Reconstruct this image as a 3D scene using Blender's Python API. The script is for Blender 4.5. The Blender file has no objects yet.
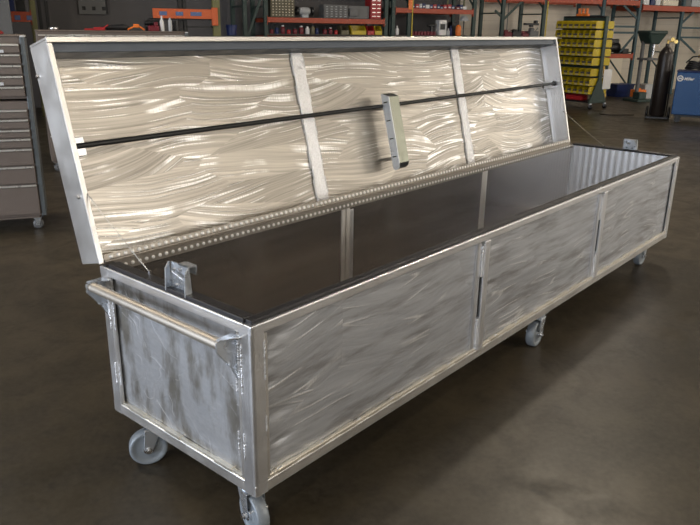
import bpy, bmesh, math, random
from mathutils import Vector, Matrix
random.seed(7)
PI = math.pi
S = bpy.context.scene
COL = S.collection

# ------------------------------------------------------------------ helpers
class MB:
    """collects geometry for one mesh object"""
    def __init__(self): self.v = []; self.f = []; self.s = []; self.mi = []; self.cur = 0
    def add(self, vs, fs, smooth=False):
        b = len(self.v); self.v += [Vector(q) for q in vs]
        for f in fs:
            self.f.append([b + i for i in f]); self.s.append(smooth); self.mi.append(self.cur)
        return self
    def hexa(self, P):
        # P: 8 corners, bottom ring 0-3, top ring 4-7
        return self.add(P, [(0,3,2,1),(4,5,6,7),(0,1,5,4),(1,2,6,5),(2,3,7,6),(3,0,4,7)])
    def box(self, x0, x1, y0, y1, z0, z1):
        return self.hexa([(x0,y0,z0),(x1,y0,z0),(x1,y1,z0),(x0,y1,z0),(x0,y0,z1),(x1,y0,z1),(x1,y1,z1),(x0,y1,z1)])
    def bar(self, a, b, w, h, up=(0,0,1)):
        a = Vector(a); b = Vector(b); d = (b-a).normalized(); up = Vector(up)
        if abs(d.dot(up)) > .99: up = Vector((0,1,0))
        s = d.cross(up).normalized()*w/2; t = s.cross(d).normalized()*h/2
        return self.hexa([a-s-t, a+s-t, b+s-t, b-s-t, a-s+t, a+s+t, b+s+t, b-s+t])
    def rings(self, rings, cap=True, smooth=True):
        n = len(rings[0]); vs = [q for r in rings for q in r]; fs = []
        for i in range(len(rings)-1):
            for k in range(n):
                fs.append((i*n+k, i*n+(k+1) % n, (i+1)*n+(k+1) % n, (i+1)*n+k))
        self.add(vs, fs, smooth)
        if cap:
            self.add(rings[0], [tuple(range(n-1, -1, -1))]); self.add(rings[-1], [tuple(range(n))])
        return self
    def tube(self, pts, r, n=10, cap=True):
        pts = [Vector(q) for q in pts]; rs = r if isinstance(r, (list, tuple)) else [r]*len(pts)
        R = []; ref = None
        for i, q in enumerate(pts):
            d = (pts[min(i+1, len(pts)-1)] - pts[max(i-1, 0)]).normalized()
            if ref is None: ref = Vector((0,0,1)) if abs(d.z) < .9 else Vector((1,0,0))
            a = d.cross(ref).normalized(); b = d.cross(a).normalized(); ref = -b if False else ref
            R.append([q + (a*math.cos(2*PI*k/n) + b*math.sin(2*PI*k/n))*rs[i] for k in range(n)])
        return self.rings(R, cap)
    def lathe(self, prof, o, axis=(0,0,1), n=24):
        """prof: (radius, height along axis)"""
        o = Vector(o); d = Vector(axis).normalized(); ref = Vector((0,0,1)) if abs(d.z) < .9 else Vector((1,0,0))
        a = d.cross(ref).normalized(); b = d.cross(a).normalized()
        R = [[o + d*h + (a*math.cos(2*PI*k/n) + b*math.sin(2*PI*k/n))*max(r, 1e-4) for k in range(n)] for r, h in prof]
        return self.rings(R, True)
    def prism(self, poly, d):
        """closed polygon (3-D points) extruded by vector d"""
        n = len(poly); P = [Vector(q) for q in poly]; Q = [q + Vector(d) for q in P]
        fs = [tuple(range(n-1, -1, -1)), tuple(range(n, 2*n))] + [(i, (i+1) % n, n+(i+1) % n, n+i) for i in range(n)]
        return self.add(P+Q, fs)
    def slab(self, o, ux, uy, un, nx, ny, fn, t):
        """dented sheet: grid o+ux*a+uy*b, displaced along un by fn(a,b); thickness t behind"""
        o = Vector(o); ux = Vector(ux); uy = Vector(uy); un = Vector(un)
        vs = []; N = (nx+1)*(ny+1)
        for side in (0, 1):
            for j in range(ny+1):
                for i in range(nx+1):
                    a = i/nx; b = j/ny
                    vs.append(o + ux*a + uy*b + un*(fn(a, b) - side*t))
        fs = []; idx = lambda i, j, s: s*N + j*(nx+1) + i
        for j in range(ny):
            for i in range(nx):
                fs.append((idx(i,j,0), idx(i+1,j,0), idx(i+1,j+1,0), idx(i,j+1,0)))
                fs.append((idx(i,j,1), idx(i,j+1,1), idx(i+1,j+1,1), idx(i+1,j,1)))
        self.add(vs, fs, True); b0 = len(self.v) - 2*N; ed = []
        for i in range(nx):
            ed.append((idx(i,0,0), idx(i,0,1), idx(i+1,0,1), idx(i+1,0,0)))
            ed.append((idx(i,ny,0), idx(i+1,ny,0), idx(i+1,ny,1), idx(i,ny,1)))
        for j in range(ny):
            ed.append((idx(0,j,0), idx(0,j+1,0), idx(0,j+1,1), idx(0,j,1)))
            ed.append((idx(nx,j,0), idx(nx,j,1), idx(nx,j+1,1), idx(nx,j+1,0)))
        for f in ed: self.add([self.v[b0+i] for i in f], [(0,1,2,3)])      # own vertices: crisp edges
        return self
    def bead(self, a, b, r, pitch=.006, n=7):
        """row of weld ripples"""
        a = Vector(a); b = Vector(b); L = (b-a).length; k = max(2, int(L/pitch)); P = []; R = []
        for i in range(k*3+1):
            P.append(a.lerp(b, i/(k*3))); R.append(r*(.72, 1.05, .95)[i % 3]*random.uniform(.85, 1.15))
        return self.tube(P, R, n)
    def build(self, name, mat, parent=None, bevel=0, off=None, segs=1):
        me = bpy.data.meshes.new(name)
        o = off if off is not None else Vector((0,0,0))
        me.from_pydata([tuple(q - o) for q in self.v], [], self.f)
        for m in (mat if isinstance(mat, (list, tuple)) else [mat]): me.materials.append(m)
        for p, s, k in zip(me.polygons, self.s, self.mi): p.use_smooth = s; p.material_index = k
        me.update()
        ob = bpy.data.objects.new(name, me); COL.objects.link(ob)
        if parent is not None: ob.parent = parent
        if bevel:
            m = ob.modifiers.new('bevel', 'BEVEL'); m.width = bevel; m.segments = segs; m.limit_method = 'ANGLE'; m.angle_limit = math.radians(40)
        return ob

def tag(o, label=None, cat=None, group=None, kind=None):
    if label: o['label'] = label
    if cat: o['category'] = cat
    if group: o['group'] = group
    if kind: o['kind'] = kind
    return o

def empty(name, loc, rz=0, **k):
    o = bpy.data.objects.new(name, None); o.empty_display_size = .05; COL.objects.link(o)
    o.location = loc; o.rotation_euler = (0, 0, rz); tag(o, **k); return o

def place(o, loc, rz=0, **k):
    o.location = loc; o.rotation_euler = (0, 0, rz); tag(o, **k); return o

# ------------------------------------------------------------------ materials
class NT:
    def __init__(self, name):
        self.m = bpy.data.materials.new(name); self.m.use_nodes = True; self.t = self.m.node_tree
        self.b = self.t.nodes['Principled BSDF']
    def n(self, ty, **k):
        x = self.t.nodes.new(ty)
        for a, v in k.items():
            if a.startswith('_'): x.inputs[a[1:].replace('_', ' ')].default_value = v
            else: setattr(x, a, v)
        return x
    def l(self, a, b): self.t.links.new(a, b)
    def math(self, op, a, b=None, clamp=False):
        x = self.n('ShaderNodeMath', operation=op); x.use_clamp = clamp
        for i, q in enumerate((a, b)):
            if q is None: continue
            if isinstance(q, (int, float)): x.inputs[i].default_value = q
            else: self.l(q, x.inputs[i])
        return x.outputs[0]
    def mapr(self, v, a, b, c, d, smooth=False):
        x = self.n('ShaderNodeMapRange'); x.inputs[1].default_value = a; x.inputs[2].default_value = b
        x.inputs[3].default_value = c; x.inputs[4].default_value = d
        if smooth: x.interpolation_type = 'SMOOTHSTEP'
        self.l(v, x.inputs[0]); return x.outputs[0]
    def mix(self, f, a, b):
        x = self.n('ShaderNodeMix', data_type='RGBA')
        for i, q in ((0, f), (6, a), (7, b)):
            if isinstance(q, tuple): x.inputs[i].default_value = (*q, 1)
            elif isinstance(q, (int, float)): x.inputs[i].default_value = q
            else: self.l(q, x.inputs[i])
        return x.outputs[2]
    def noise(self, vec, scale, detail=3, rough=.5, dist=0):
        x = self.n('ShaderNodeTexNoise', _Scale=scale, _Detail=detail, _Roughness=rough, _Distortion=dist)
        if vec is not None: self.l(vec, x.inputs['Vector'])
        return x.outputs['Fac'], x.outputs['Color']
    def mapping(self, vec, sc=(1,1,1), rot=(0,0,0), loc=(0,0,0)):
        x = self.n('ShaderNodeMapping'); x.inputs['Scale'].default_value = sc; x.inputs['Rotation'].default_value = rot; x.inputs['Location'].default_value = loc
        self.l(vec, x.inputs[0]); return x.outputs[0]
    def coord(self, which='Object'): return self.n('ShaderNodeTexCoord').outputs[which]
    def set(self, **k):
        for a, v in k.items():
            i = self.b.inputs[a.replace('_', ' ')]
            if isinstance(v, tuple): i.default_value = (*v, 1)
            elif isinstance(v, (int, float)): i.default_value = v
            else: self.l(v, i)
    def bump(self, h, strength=.3, dist=.002):
        x = self.n('ShaderNodeBump', _Strength=strength, _Distance=dist); self.l(h, x.inputs['Height']); self.l(x.outputs[0], self.b.inputs['Normal'])

_pm = {}
def paint(name, col, rough=.5, metal=0, var=.12, scale=14):
    if name in _pm: return _pm[name]
    g = NT(name); c = g.coord()
    f, _ = g.noise(c, scale, 4)
    a = tuple(x*(1-var) for x in col); b = tuple(min(1, x*(1+var)) for x in col)
    g.set(Base_Color=g.mix(f, a, b), Roughness=g.mapr(f, .3, .7, max(0, rough-.08), min(1, rough+.08)), Metallic=metal)
    _pm[name] = g.m; return g.m

def ground_alu(name, base, rough=.34, lines=.5, contrast=.35, cell=(2.2, 5.5), streak=(1.6, 45), bend=1.0, bump=.25, smudge=.25, smudge_col=(.30,.28,.26), smudge_scale=(2.2,2.2,2.2), line_w=.03, line_f=22, axis=0, cover=(.42,.6), metal=.92):
    """bare aluminium sheet worked over with a hand grinder: overlapping bowed sweeps"""
    g = NT(name); c = g.coord()
    vm = g.mapping(c, (1, 1, cell[1]/cell[0]))
    vor = g.n('ShaderNodeTexVoronoi', _Scale=cell[0]); g.l(vm, vor.inputs['Vector'])
    sp = g.n('ShaderNodeSeparateXYZ'); g.l(c, sp.inputs[0]); pp = g.n('ShaderNodeSeparateXYZ'); g.l(vor.outputs['Position'], pp.inputs[0])
    rc = g.n('ShaderNodeSeparateColor'); g.l(vor.outputs['Color'], rc.inputs[0])
    dx = g.math('SUBTRACT', sp.outputs[axis], pp.outputs[axis])
    k = g.math('MULTIPLY', g.math('SUBTRACT', rc.outputs[0], .60), 1.0*bend); tl = g.math('MULTIPLY', g.math('SUBTRACT', rc.outputs[1], .5), .30*bend)
    zz = g.math('ADD', sp.outputs[2], g.math('ADD', g.math('MULTIPLY', k, g.math('MULTIPLY', dx, dx)), g.math('MULTIPLY', tl, dx)))
    wob, _ = g.noise(c, 2.5, 1); zz = g.math('ADD', zz, g.math('MULTIPLY', wob, .05*bend))
    off = g.math('MULTIPLY', rc.outputs[2], 37.0)
    def vec(fx, fz, o):
        q = g.n('ShaderNodeCombineXYZ'); g.l(g.math('ADD', g.math('MULTIPLY', sp.outputs[axis], fx), off), q.inputs[0]); q.inputs[1].default_value = o
        g.l(g.math('MULTIPLY', zz, fz), q.inputs[2]); return q.outputs[0]
    st, _ = g.noise(vec(streak[0], streak[1], 0), 1, 3, .6)
    ln, _ = g.noise(vec(streak[0]*.7, line_f, 4.2), 1, 1, .4)
    ridge = g.mapr(g.math('ABSOLUTE', g.math('SUBTRACT', ln, .5)), 0, line_w, 1, 0, True)
    lm, _ = g.noise(c, 4, 2); ridge = g.math('MULTIPLY', ridge, g.mapr(lm, cover[0], cover[1], 0, 1, True))
    tick, _ = g.noise(vec(160, 20, 1), 1, 0)
    ridge = g.math('MULTIPLY', ridge, g.mapr(tick, .3, .55, .6, 1))
    big, _ = g.noise(g.mapping(c, smudge_scale), 1.0, 4, .6)
    s = g.mapr(st, .3, .7, 0, 1)
    tone = g.math('MULTIPLY', g.math('SUBTRACT', rc.outputs[1], .5), .35)
    s = g.math('ADD', s, tone, True)
    lo = tuple(x*(1-contrast) for x in base); hi = tuple(min(1, x*(1+contrast*.35)) for x in base)
    col = g.mix(s, lo, hi)
    col = g.mix(g.math('MULTIPLY', g.mapr(big, .45, .7, 0, 1, True), smudge), col, smudge_col)
    col = g.mix(g.math('MULTIPLY', ridge, lines), col, (.97,.97,.97))  # real grinder strokes, their glint put into the colour as white
    r = g.math('ADD', g.mapr(s, 0, 1, rough+.07, rough-.07), g.math('MULTIPLY', ridge, -.06))
    g.set(Base_Color=col, Metallic=metal, Roughness=r)
    g.bump(g.math('ADD', st, g.math('MULTIPLY', ridge, .6)), bump, .003)
    return g.m

def extrusion(name, a, b, rough=.32, smudge=(.45,.43,.41), amt=.3):
    """plain mill-finish aluminium section, lightly soiled"""
    g = NT(name); c = g.coord(); f, _ = g.noise(c, 9, 4, .6); h, _ = g.noise(c, 3, 3)
    col = g.mix(f, a, b); col = g.mix(g.mapr(h, .5, .72, 0, amt, True), col, smudge)
    g.set(Base_Color=col, Metallic=.92, Roughness=g.mapr(f, .3, .7, rough-.05, rough+.06)); return g.m

M = {}
M['lid_sheet'] = ground_alu('lid_ground_aluminium', (.46,.425,.375), .38, 1.0, .40, (1.5,7.5), (1.1,100), .8, .35, .2, (.45,.41,.36), line_w=.05, line_f=38, cover=(.40,.54))
M['front_sheet'] = ground_alu('panel_ground_aluminium', (.63,.65,.69), .42, .8, .30, (1.5,4.0), (2.2,42), .7, .4, .75, (.30,.29,.295), (3.4,3.4,26), line_w=.03, line_f=16, cover=(.5,.62), metal=.72)
M['end_sheet'] = ground_alu('end_smudged_aluminium', (.70,.71,.73), .40, .5, .30, (3.0,3.0), (9,14), 1.8, .3, .95, (.27,.25,.215), (12,12,4.5), line_w=.014, line_f=8, axis=1, cover=(.48,.58), metal=.78)
M['frame'] = extrusion('frame_extruded_aluminium', (.70,.68,.655), (.80,.78,.75), .38)
M['bright'] = extrusion('mill_finish_aluminium', (.76,.76,.77), (.86,.86,.87), .34, (.55,.53,.50))
def liner_mat():
    g = NT('liner_mill_aluminium'); c = g.coord()
    f, _ = g.noise(g.mapping(c, (1.2, 1.2, 30)), 1, 3); b, _ = g.noise(c, 2.5, 3)
    col = g.mix(f, (.50,.47,.445), (.56,.53,.505)); col = g.mix(g.mapr(b, .4, .7, 0, .4), col, (.44,.41,.39))
    g.set(Base_Color=col, Metallic=.95, Roughness=g.mapr(f, .3, .7, .17, .23)); g.bump(f, .04, .002); return g.m
M['liner'] = liner_mat()
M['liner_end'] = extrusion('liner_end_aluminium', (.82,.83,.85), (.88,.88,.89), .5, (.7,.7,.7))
def weld_mat():
    g = NT('weld_spatter_aluminium'); c = g.coord()
    f, _ = g.noise(c, 120, 3); h, _ = g.noise(c, 45, 2)
    g.set(Base_Color=g.mix(f, (.55,.55,.56), (.93,.93,.94)), Metallic=.85, Roughness=.32); g.bump(g.math('ADD', f, h), .9, .004); return g.m
M['weld'] = weld_mat()
M['rubber'] = paint('black_rubber', (.022,.021,.024), .42)
M['black'] = paint('black_paint', (.012,.012,.013), .4)
M['zinc'] = paint('galvanised_steel', (.66,.70,.75), .3, .85, .06, 25)
M['wheel'] = paint('grey_polyurethane', (.25,.28,.31), .42, .15, .08)
M['steel'] = paint('bright_steel', (.75,.75,.76), .25, 1)
M['cable'] = paint('steel_cable', (.5,.46,.4), .4, .9)
M['bronze_steel'] = paint('handle_steel', (.30,.31,.25), .35, .85, .15, 30)
M['tube'] = extrusion('handle_tube_aluminium', (.50,.45,.39), (.62,.57,.50), .5, (.45,.40,.33))
M['hinge'] = extrusion('hinge_leaf_steel', (.30,.27,.24), (.38,.35,.31), .45)
M['zinc_daylit'] = paint('daylit_zinc_sheet', (.86,.90,.95), .35, .7, .03, 20)  # cool daylight on the handle's left cheek put into the colour
M['rivet'] = paint('rivet_steel', (.92,.91,.88), .45, .6, .03)
M['post'] = extrusion('post_tube_aluminium', (.70,.70,.71), (.80,.80,.81), .38, (.55,.53,.5))
M['seam'] = extrusion('seam_strip_aluminium', (.70,.68,.65), (.80,.78,.75), .5)
M['slated'] = paint('steel_dark_reflection', (.06,.065,.07), .4, .5, .08)  # dark reflection on the grab handle's sloping ends put into the colour
M['ledge'] = extrusion('ledge_aluminium', (.76,.71,.61), (.84,.80,.70), .42, (.6,.55,.46))
M['slate'] = paint('slate_blue_grey', (.105,.125,.155), .45, .3, .08)  # even dark blue-grey for the lid's top channel
def floor_mat():
    g = NT('polished_brown_concrete'); c = g.coord()
    b, _ = g.noise(c, .8, 5, .62, .4); m, _ = g.noise(c, 4.2, 6, .68, .6); f, _ = g.noise(c, 38, 3, .6)
    col = g.mix(g.mapr(b, .35, .65, 0, 1, True), (.029,.023,.0135), (.078,.061,.038))
    col = g.mix(g.mapr(m, .38, .68, 0, .6, True), col, (.018,.014,.010))
    col = g.mix(g.mapr(f, .35, .7, 0, .25), col, (.12,.098,.07))
    sp, _ = g.noise(c, 11, 2, .4); col = g.mix(g.mapr(sp, .70, .76, 0, .6), col, (.02,.016,.012))
    # saw-cut joint
    s = g.n('ShaderNodeSeparateXYZ'); g.l(g.mapping(c, (1,1,1), (0,0,math.radians(9))), s.inputs[0])
    def joint(ax, at, w=.004):
        return g.math('LESS_THAN', g.math('ABSOLUTE', g.math('SUBTRACT', s.outputs[ax], at)), w)
    j = g.math('MAXIMUM', joint(1, 1.185), joint(0, 5.9)); j = g.math('MAXIMUM', j, joint(1, -3.4))
    for a, w in ((1, 6.2), (0, 11.0)): j = g.math('MAXIMUM', j, joint(a, w))
    col = g.mix(g.math('MULTIPLY', j, .75), col, (.02,.016,.012))
    g.set(Base_Color=col, Roughness=g.mapr(m, .3, .7, .30, .48)); g.b.inputs['Specular IOR Level'].default_value = .5
    g.bump(g.math('SUBTRACT', g.math('MULTIPLY', m, .2), j), .15, .004); return g.m
M['floor'] = floor_mat()
def wall_mat(name, a, b, ribs=0):
    g = NT(name); c = g.coord(); f, _ = g.noise(c, 1.3, 4); h, _ = g.noise(c, 30, 2)
    col = g.mix(f, a, b)
    if ribs:
        s = g.n('ShaderNodeSeparateXYZ'); g.l(c, s.inputs[0])
        fr = g.math('FRACT', g.math('MULTIPLY', s.outputs[2], ribs)); ln = g.math('LESS_THAN', fr, .04)
        col = g.mix(g.math('MULTIPLY', ln, .45), col, tuple(x*.5 for x in a)); g.bump(g.math('SUBTRACT', g.math('MULTIPLY', h, .1), ln), .4, .01)
    g.set(Base_Color=col, Roughness=.75); return g.m
M['wall_tan'] = wall_mat('tan_block_wall', (.60,.54,.45), (.70,.63,.53), 4.9)
M['wall_shaded'] = wall_mat('shaded_wall', (.085,.08,.082), (.12,.112,.112), 0)
M['wall_cream'] = wall_mat('cream_wall', (.62,.56,.46), (.70,.64,.53), 2)
M['ceil'] = wall_mat('ceiling_deck', (.35,.34,.33), (.42,.41,.40), 0)
M['chest'] = paint('brown_chest_enamel', (.20,.16,.135), .42, .1, .05)
M['chest_trim'] = paint('chest_pull_trim', (.80,.78,.72), .3, .6, .05)
M['chest_edge'] = paint('chest_grey_edge', (.17,.19,.20), .4, .5, .08)
M['orangeb'] = paint('bright_orange_beam', (.60,.12,.035), .5, 0, .1)
M['orange'] = paint('orange_rack_paint', (.40,.07,.03), .5, 0, .12)
M['green'] = paint('green_rack_paint', (.022,.045,.038), .5, 0, .15)
M['teal'] = paint('teal_rack_paint', (.03,.07,.085), .5, 0, .15)
M['olive'] = paint('olive_rack_paint', (.16,.155,.06), .5, 0, .2)
M['yellow'] = paint('yellow_plastic', (.52,.385,.012), .42, 0, .1)
M['red'] = paint('red_plastic', (.38,.018,.022), .42, 0, .12)
M['darkred'] = paint('dark_red_paint', (.16,.012,.022), .45, 0, .2)
M['white'] = paint('white_plastic', (.72,.71,.70), .5, 0, .05)
M['grey'] = paint('grey_enamel', (.13,.13,.13), .5, 0, .1)
M['lightgrey'] = paint('light_grey_paint', (.45,.46,.47), .5, 0, .1)
M['blue'] = paint('blue_paint', (.008,.06,.19), .4, 0, .08)
M['navy'] = paint('navy_plastic', (.008,.02,.10), .45, 0, .15)
M['tan'] = paint('tan_board', (.78,.70,.56), .6, 0, .06)
M['orangep'] = paint('orange_plastic', (.80,.20,.03), .45, 0, .1)
M['cyl'] = paint('dark_cylinder_paint', (.022,.016,.014), .38, .2, .2)
M['brass'] = paint('brass', (.65,.45,.15), .35, .9, .1)
M['brownorg'] = paint('brown_organizer', (.14,.12,.07), .5, 0, .1)
M['label'] = paint('label_blue_grey', (.10,.15,.30), .5, 0, .1)
M['binlabel'] = paint('bin_label_card', (.42,.37,.24), .6, 0, .1)
M['deck'] = paint('rack_deck_board', (.10,.085,.075), .7, 0, .2)

# ------------------------------------------------------------------ room
AZ = math.radians(-25)
O = Vector((4.6, 9.2, 0)); EX = Vector((math.cos(AZ), math.sin(AZ), 0)); EY = Vector((-math.sin(AZ), math.cos(AZ), 0))
def R(s, y, z=0): return O + EX*s + EY*y + Vector((0,0,z))
SX0, SX1, SY0, SY1, HC = -10.5, 24.0, -21.0, 3.6, 7.2
def wallobj(name, boxes, mat):
    m = MB()
    for b in boxes: m.box(*b)
    o = m.build(name, mat); place(o, O, AZ, kind='structure'); return o
wallobj('floor', [(SX0-.3, SX1+.3, SY0-.3, SY1+.3, -.12, 0)], M['floor'])
wallobj('ceiling', [(SX0-.3, SX1+.3, SY0-.3, SY1+.3, HC, HC+.2)], M['ceil'])
# back wall: dim light on the left put into a darker colour, tan block on the right
wallobj('wall_back', [(9.3, SX1, SY1, SY1+.2, 0, HC)], M['wall_tan'])
wallobj('wall_back_shaded', [(SX0, 9.3, SY1, SY1+.2, 0, HC)], M['wall_shaded'])
# left wall with roller-door opening (daylight side)
LD0, LD1, LDH = -20.0, -6.5, 4.6
wallobj('wall_left', [(SX0-.2, SX0, SY0, LD0, 0, HC), (SX0-.2, SX0, LD1, SY1, 0, HC), (SX0-.2, SX0, LD0, LD1, LDH, HC)], M['wall_cream'])
RD0, RD1 = -15.0, -5.0  # unseen opening added for the lid's right-hand highlight
wallobj('wall_right', [(SX1, SX1+.2, SY0, RD0, 0, HC), (SX1, SX1+.2, RD1, SY1, 0, HC), (SX1, SX1+.2, RD0, RD1, 0, 2.0), (SX1, SX1+.2, RD0, RD1, 6.0, HC)], M['wall_cream'])
FD0, FD1, FDL, FDH = 10.0, 21.0, 2.0, 6.0  # unseen high opening, added and raised to light the upper lid
wallobj('wall_front', [(SX0, FD0, SY0-.2, SY0, 0, HC), (FD1, SX1, SY0-.2, SY0, 0, HC), (FD0, FD1, SY0-.2, SY0, FDH, HC), (FD0, FD1, SY0-.2, SY0, 0, FDL)], M['wall_cream'])

def area(name, loc, target, sx, sy, power, col):
    l = bpy.data.lights.new(name, 'AREA'); l.shape = 'RECTANGLE'; l.size = sx; l.size_y = sy; l.energy = power; l.color = col
    o = bpy.data.objects.new(name, l); COL.objects.link(o); o.location = loc
    o.rotation_euler = (Vector(target) - Vector(loc)).to_track_quat('-Z', 'Y').to_euler(); return o
area('daylight_left_door', R(SX0-.3, (LD0+LD1)/2, LDH/2), R(0, (LD0+LD1)/2, LDH/2), LD1-LD0, LDH, 900, (.80,.88,1.0))
area('added_front_fill', R((FD0+FD1)/2, SY0-.3, (FDL+FDH)/2), R((FD0+FD1)/2, 0, (FDL+FDH)/2), FD1-FD0, FDH-FDL, 640, (1.0,.93,.82))  # added fill light behind the front opening, brightens the upper lid
area('added_right_fill', R(SX1+.3, (RD0+RD1)/2, 4), R(0, (RD0+RD1)/2, 4), RD1-RD0, 4.0, 300, (1.0,.90,.74))  # added warm fill, brightens the right part of the lid
W = bpy.data.worlds.new('World'); S.world = W; W.use_nodes = True
W.node_tree.nodes['Background'].inputs[0].default_value = (.75,.85,1,1); W.node_tree.nodes['Background'].inputs[1].default_value = .6

lampm = NT('lamp_lens'); lampm.b.inputs['Emission Color'].default_value = (1,.9,.72,1); lampm.b.inputs['Emission Strength'].default_value = 9
lampm.m.cycles.emission_sampling = 'NONE'
fix = None
for i, (s, y) in enumerate([(s, y) for s in (-3, 6, 15) for y in (-15.0, -5.5)]):
    if fix is None:
        fix = empty('ceiling_light', (0,0,0))
        MB().box(-.75,.75,-.18,.18,.02,.14).build('housing', M['white'], fix, .01)
        MB().box(-.70,.70,-.14,.14,0,.02).build('lens', lampm.m, fix)
        o = fix
    else:
        o = fix.copy(); COL.objects.link(o)
        for ch in list(fix.children): c_ = ch.copy(); COL.objects.link(c_); c_.parent = o
    place(o, R(s, y, 6.3), AZ, label='long ceiling light fixture hung above the workshop floor', cat='ceiling light', group='ceiling lights in rows')
    for hx_ in (-.5, .49): MB().box(hx_,hx_+.01,-.005,.005,.14,.9).build('hanger', M['steel'], o)
    area('lamp', R(s, y, 6.27), R(s, y, 0), 1.4, .28, 105, (1.0,.88,.70))

# ------------------------------------------------------------------ the long aluminium storage box
L, BW, Z0, Z1 = 4.061, .825, .19, .79
X1, X2 = 1.353, 2.69
ROOT = Vector((L/2, BW/2, 0))
box = empty('storage_box', ROOT, 0, label='long open bare aluminium storage box on grey casters with its lid raised', cat='storage box')
def part(m, name, mat, parent=box, bevel=0, label=None, segs=1):
    o = m.build(name, mat, parent, bevel, ROOT, segs)
    if label: o['label'] = label
    return o
F = .045     # frame face width
# bottom rails / top rails / posts
for nm, b in (('bottom_rail', (0, L, 0, F, Z0, Z0+.042)), ('bottom_rail', (0, L, BW-F, BW, Z0, Z0+.042)),
              ('bottom_rail', (0, F, F, BW-F, Z0, Z0+.042)), ('bottom_rail', (L-F, L, F, BW-F, Z0, Z0+.042))):
    part(MB().box(*b), nm, M['frame'], bevel=.003, segs=2)
for b in ((0, L, 0, .035, Z1-.035, Z1-.003), (0, L, BW-.035, BW, Z1-.035, Z1-.003), (0, .035, .035, BW-.035, Z1-.035, Z1-.003), (L-.035, L, .035, BW-.035, Z1-.035, Z1-.003)):
    part(MB().box(*b), 'top_rail', M['bright'], bevel=.003, segs=2)
for cx, sx in ((0, 1), (L, -1)):
    for cy, sy in ((0, 1), (BW, -1)):
        m = MB()
        # angle profile with a rounded outer corner
        w, t, r = .055, .012, .012
        pr = [(r,0),(w,0),(w,t),(t+.004,t+.004),(t,w),(0,w),(0,r),(.003,.004)]
        poly = [(cx+sx*(a-.002), cy+sy*(b-.002), Z0-.001) for a, b in pr]
        if sx*sy < 0: poly = poly[::-1]
        m.prism(poly, (0,0,Z1-Z0-.004))
        p_ = part(m, 'corner_post', M['bright'], bevel=.002)
        # flat inner stiles and welds
        wb = MB()
        wb.box(cx+sx*.058-.008, cx+sx*.058+.008, min(cy, cy+sy*.01), max(cy, cy+sy*.01), Z0+.05, Z1-.04)
        wb.box(min(cx, cx+sx*.01), max(cx, cx+sx*.01), cy+sy*.058-.010, cy+sy*.058+.010, Z0+.05, Z1-.04)
        part(wb, 'edge_strip', M['frame'], p_, .002)
        for a, b in ((.45,.60),(.25,.31)):
            part(MB().bead((cx+sx*.052, cy-sy*.001, Z0+a*.9), (cx+sx*.052, cy-sy*.001, Z0+b*.9), .004), 'weld_bead', M['weld'], p_)
        for a, b in ((.36,.53),(.13,.22)):
            part(MB().bead((cx-sx*.001, cy+sy*.045, Z0+a), (cx-sx*.001, cy+sy*.045, Z0+b), .005), 'weld_bead', M['weld'], p_)
            part(MB().bead((cx-sx*.001, cy+sy*.072, Z0+a), (cx-sx*.001, cy+sy*.072, Z0+b), .004), 'weld_bead', M['weld'], p_)
for cy, sy in ((0, 1), (BW, -1)):
    for xx in (X1, X2):
        m = MB(); a, b = sorted((cy-sy*.006, cy+sy*.04))
        m.box(xx-.004, xx+.040, a, b, Z0+.042, Z1-.035)
        p_ = part(m, 'center_post', M['post'], bevel=.003, segs=2)
        m = MB(); a, b = sorted((cy+sy*.006, cy+sy*.03)); m.box(xx-.046, xx-.014, a, b, Z0+.042, Z1-.04)
        part(m, 'edge_strip', M['bright'], p_, .002)
        for a, b in ((.40,.545),(.05,.20)): part(MB().bead((xx-.011, cy+sy*.003, Z0+a), (xx-.011, cy+sy*.003, Z0+b), .006), 'weld_bead', M['weld'], p_)
        part(MB().bead((xx-.005, cy+sy*.0, Z1-.045), (xx+.028, cy+sy*.0, Z1-.038), .006), 'weld_bead', M['weld'], p_)
        gp = MB().box(xx-.0135, xx-.0075, min(cy+sy*.004, cy+sy*.03), max(cy+sy*.004, cy+sy*.03), Z0+.21, Z0+.40)  # solid black strip stands for the shade in an open gap
        part(gp, 'gap_shade', M['black'], p_, label='black strip put in for the dark of an open gap beside the post')

def dent_fn(seed, W_, H_, amp=.0016, left=0, bottom=0):
    rnd = random.Random(seed)
    waves = [(rnd.uniform(.5,3.2), rnd.uniform(.5,2.5), rnd.uniform(0,6.28), rnd.uniform(.3,1)) for _ in range(7)]
    dn = [(rnd.uniform(.0,.07), rnd.uniform(.05,.95), rnd.uniform(.02,.05), rnd.uniform(.008,.014), rnd.choice((-1,1))*rnd.uniform(.003,.006)) for _ in range(left)]
    db = [(rnd.uniform(.03,.97), rnd.uniform(.0,.07), rnd.uniform(.03,.07), rnd.uniform(.014,.028), rnd.choice((-1,1))*rnd.uniform(.001,.003)) for _ in range(bottom)]
    def fn(a, b):
        v = sum(k*math.sin(2*PI*(fx*a + fy*b) + ph) for fx, fy, ph, k in waves)*amp*.4
        e = min(a, 1-a, b, 1-b)*6; v *= min(1, e)
        for x, y, rx, ry, d in dn+db:
            q = ((a-x)*W_/rx/1.3)**2 + ((b-y)*H_/ry)**2
            if q < 9: v += d*math.exp(-q)
        return v
    return fn
ph0, ph1 = Z0+.040, Z1-.033
xs = [(.055, X1-.040, 12, 12), (X1+.028, X2-.040, 4, 9), (X2+.028, L-.055, 3, 8)]
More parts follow.
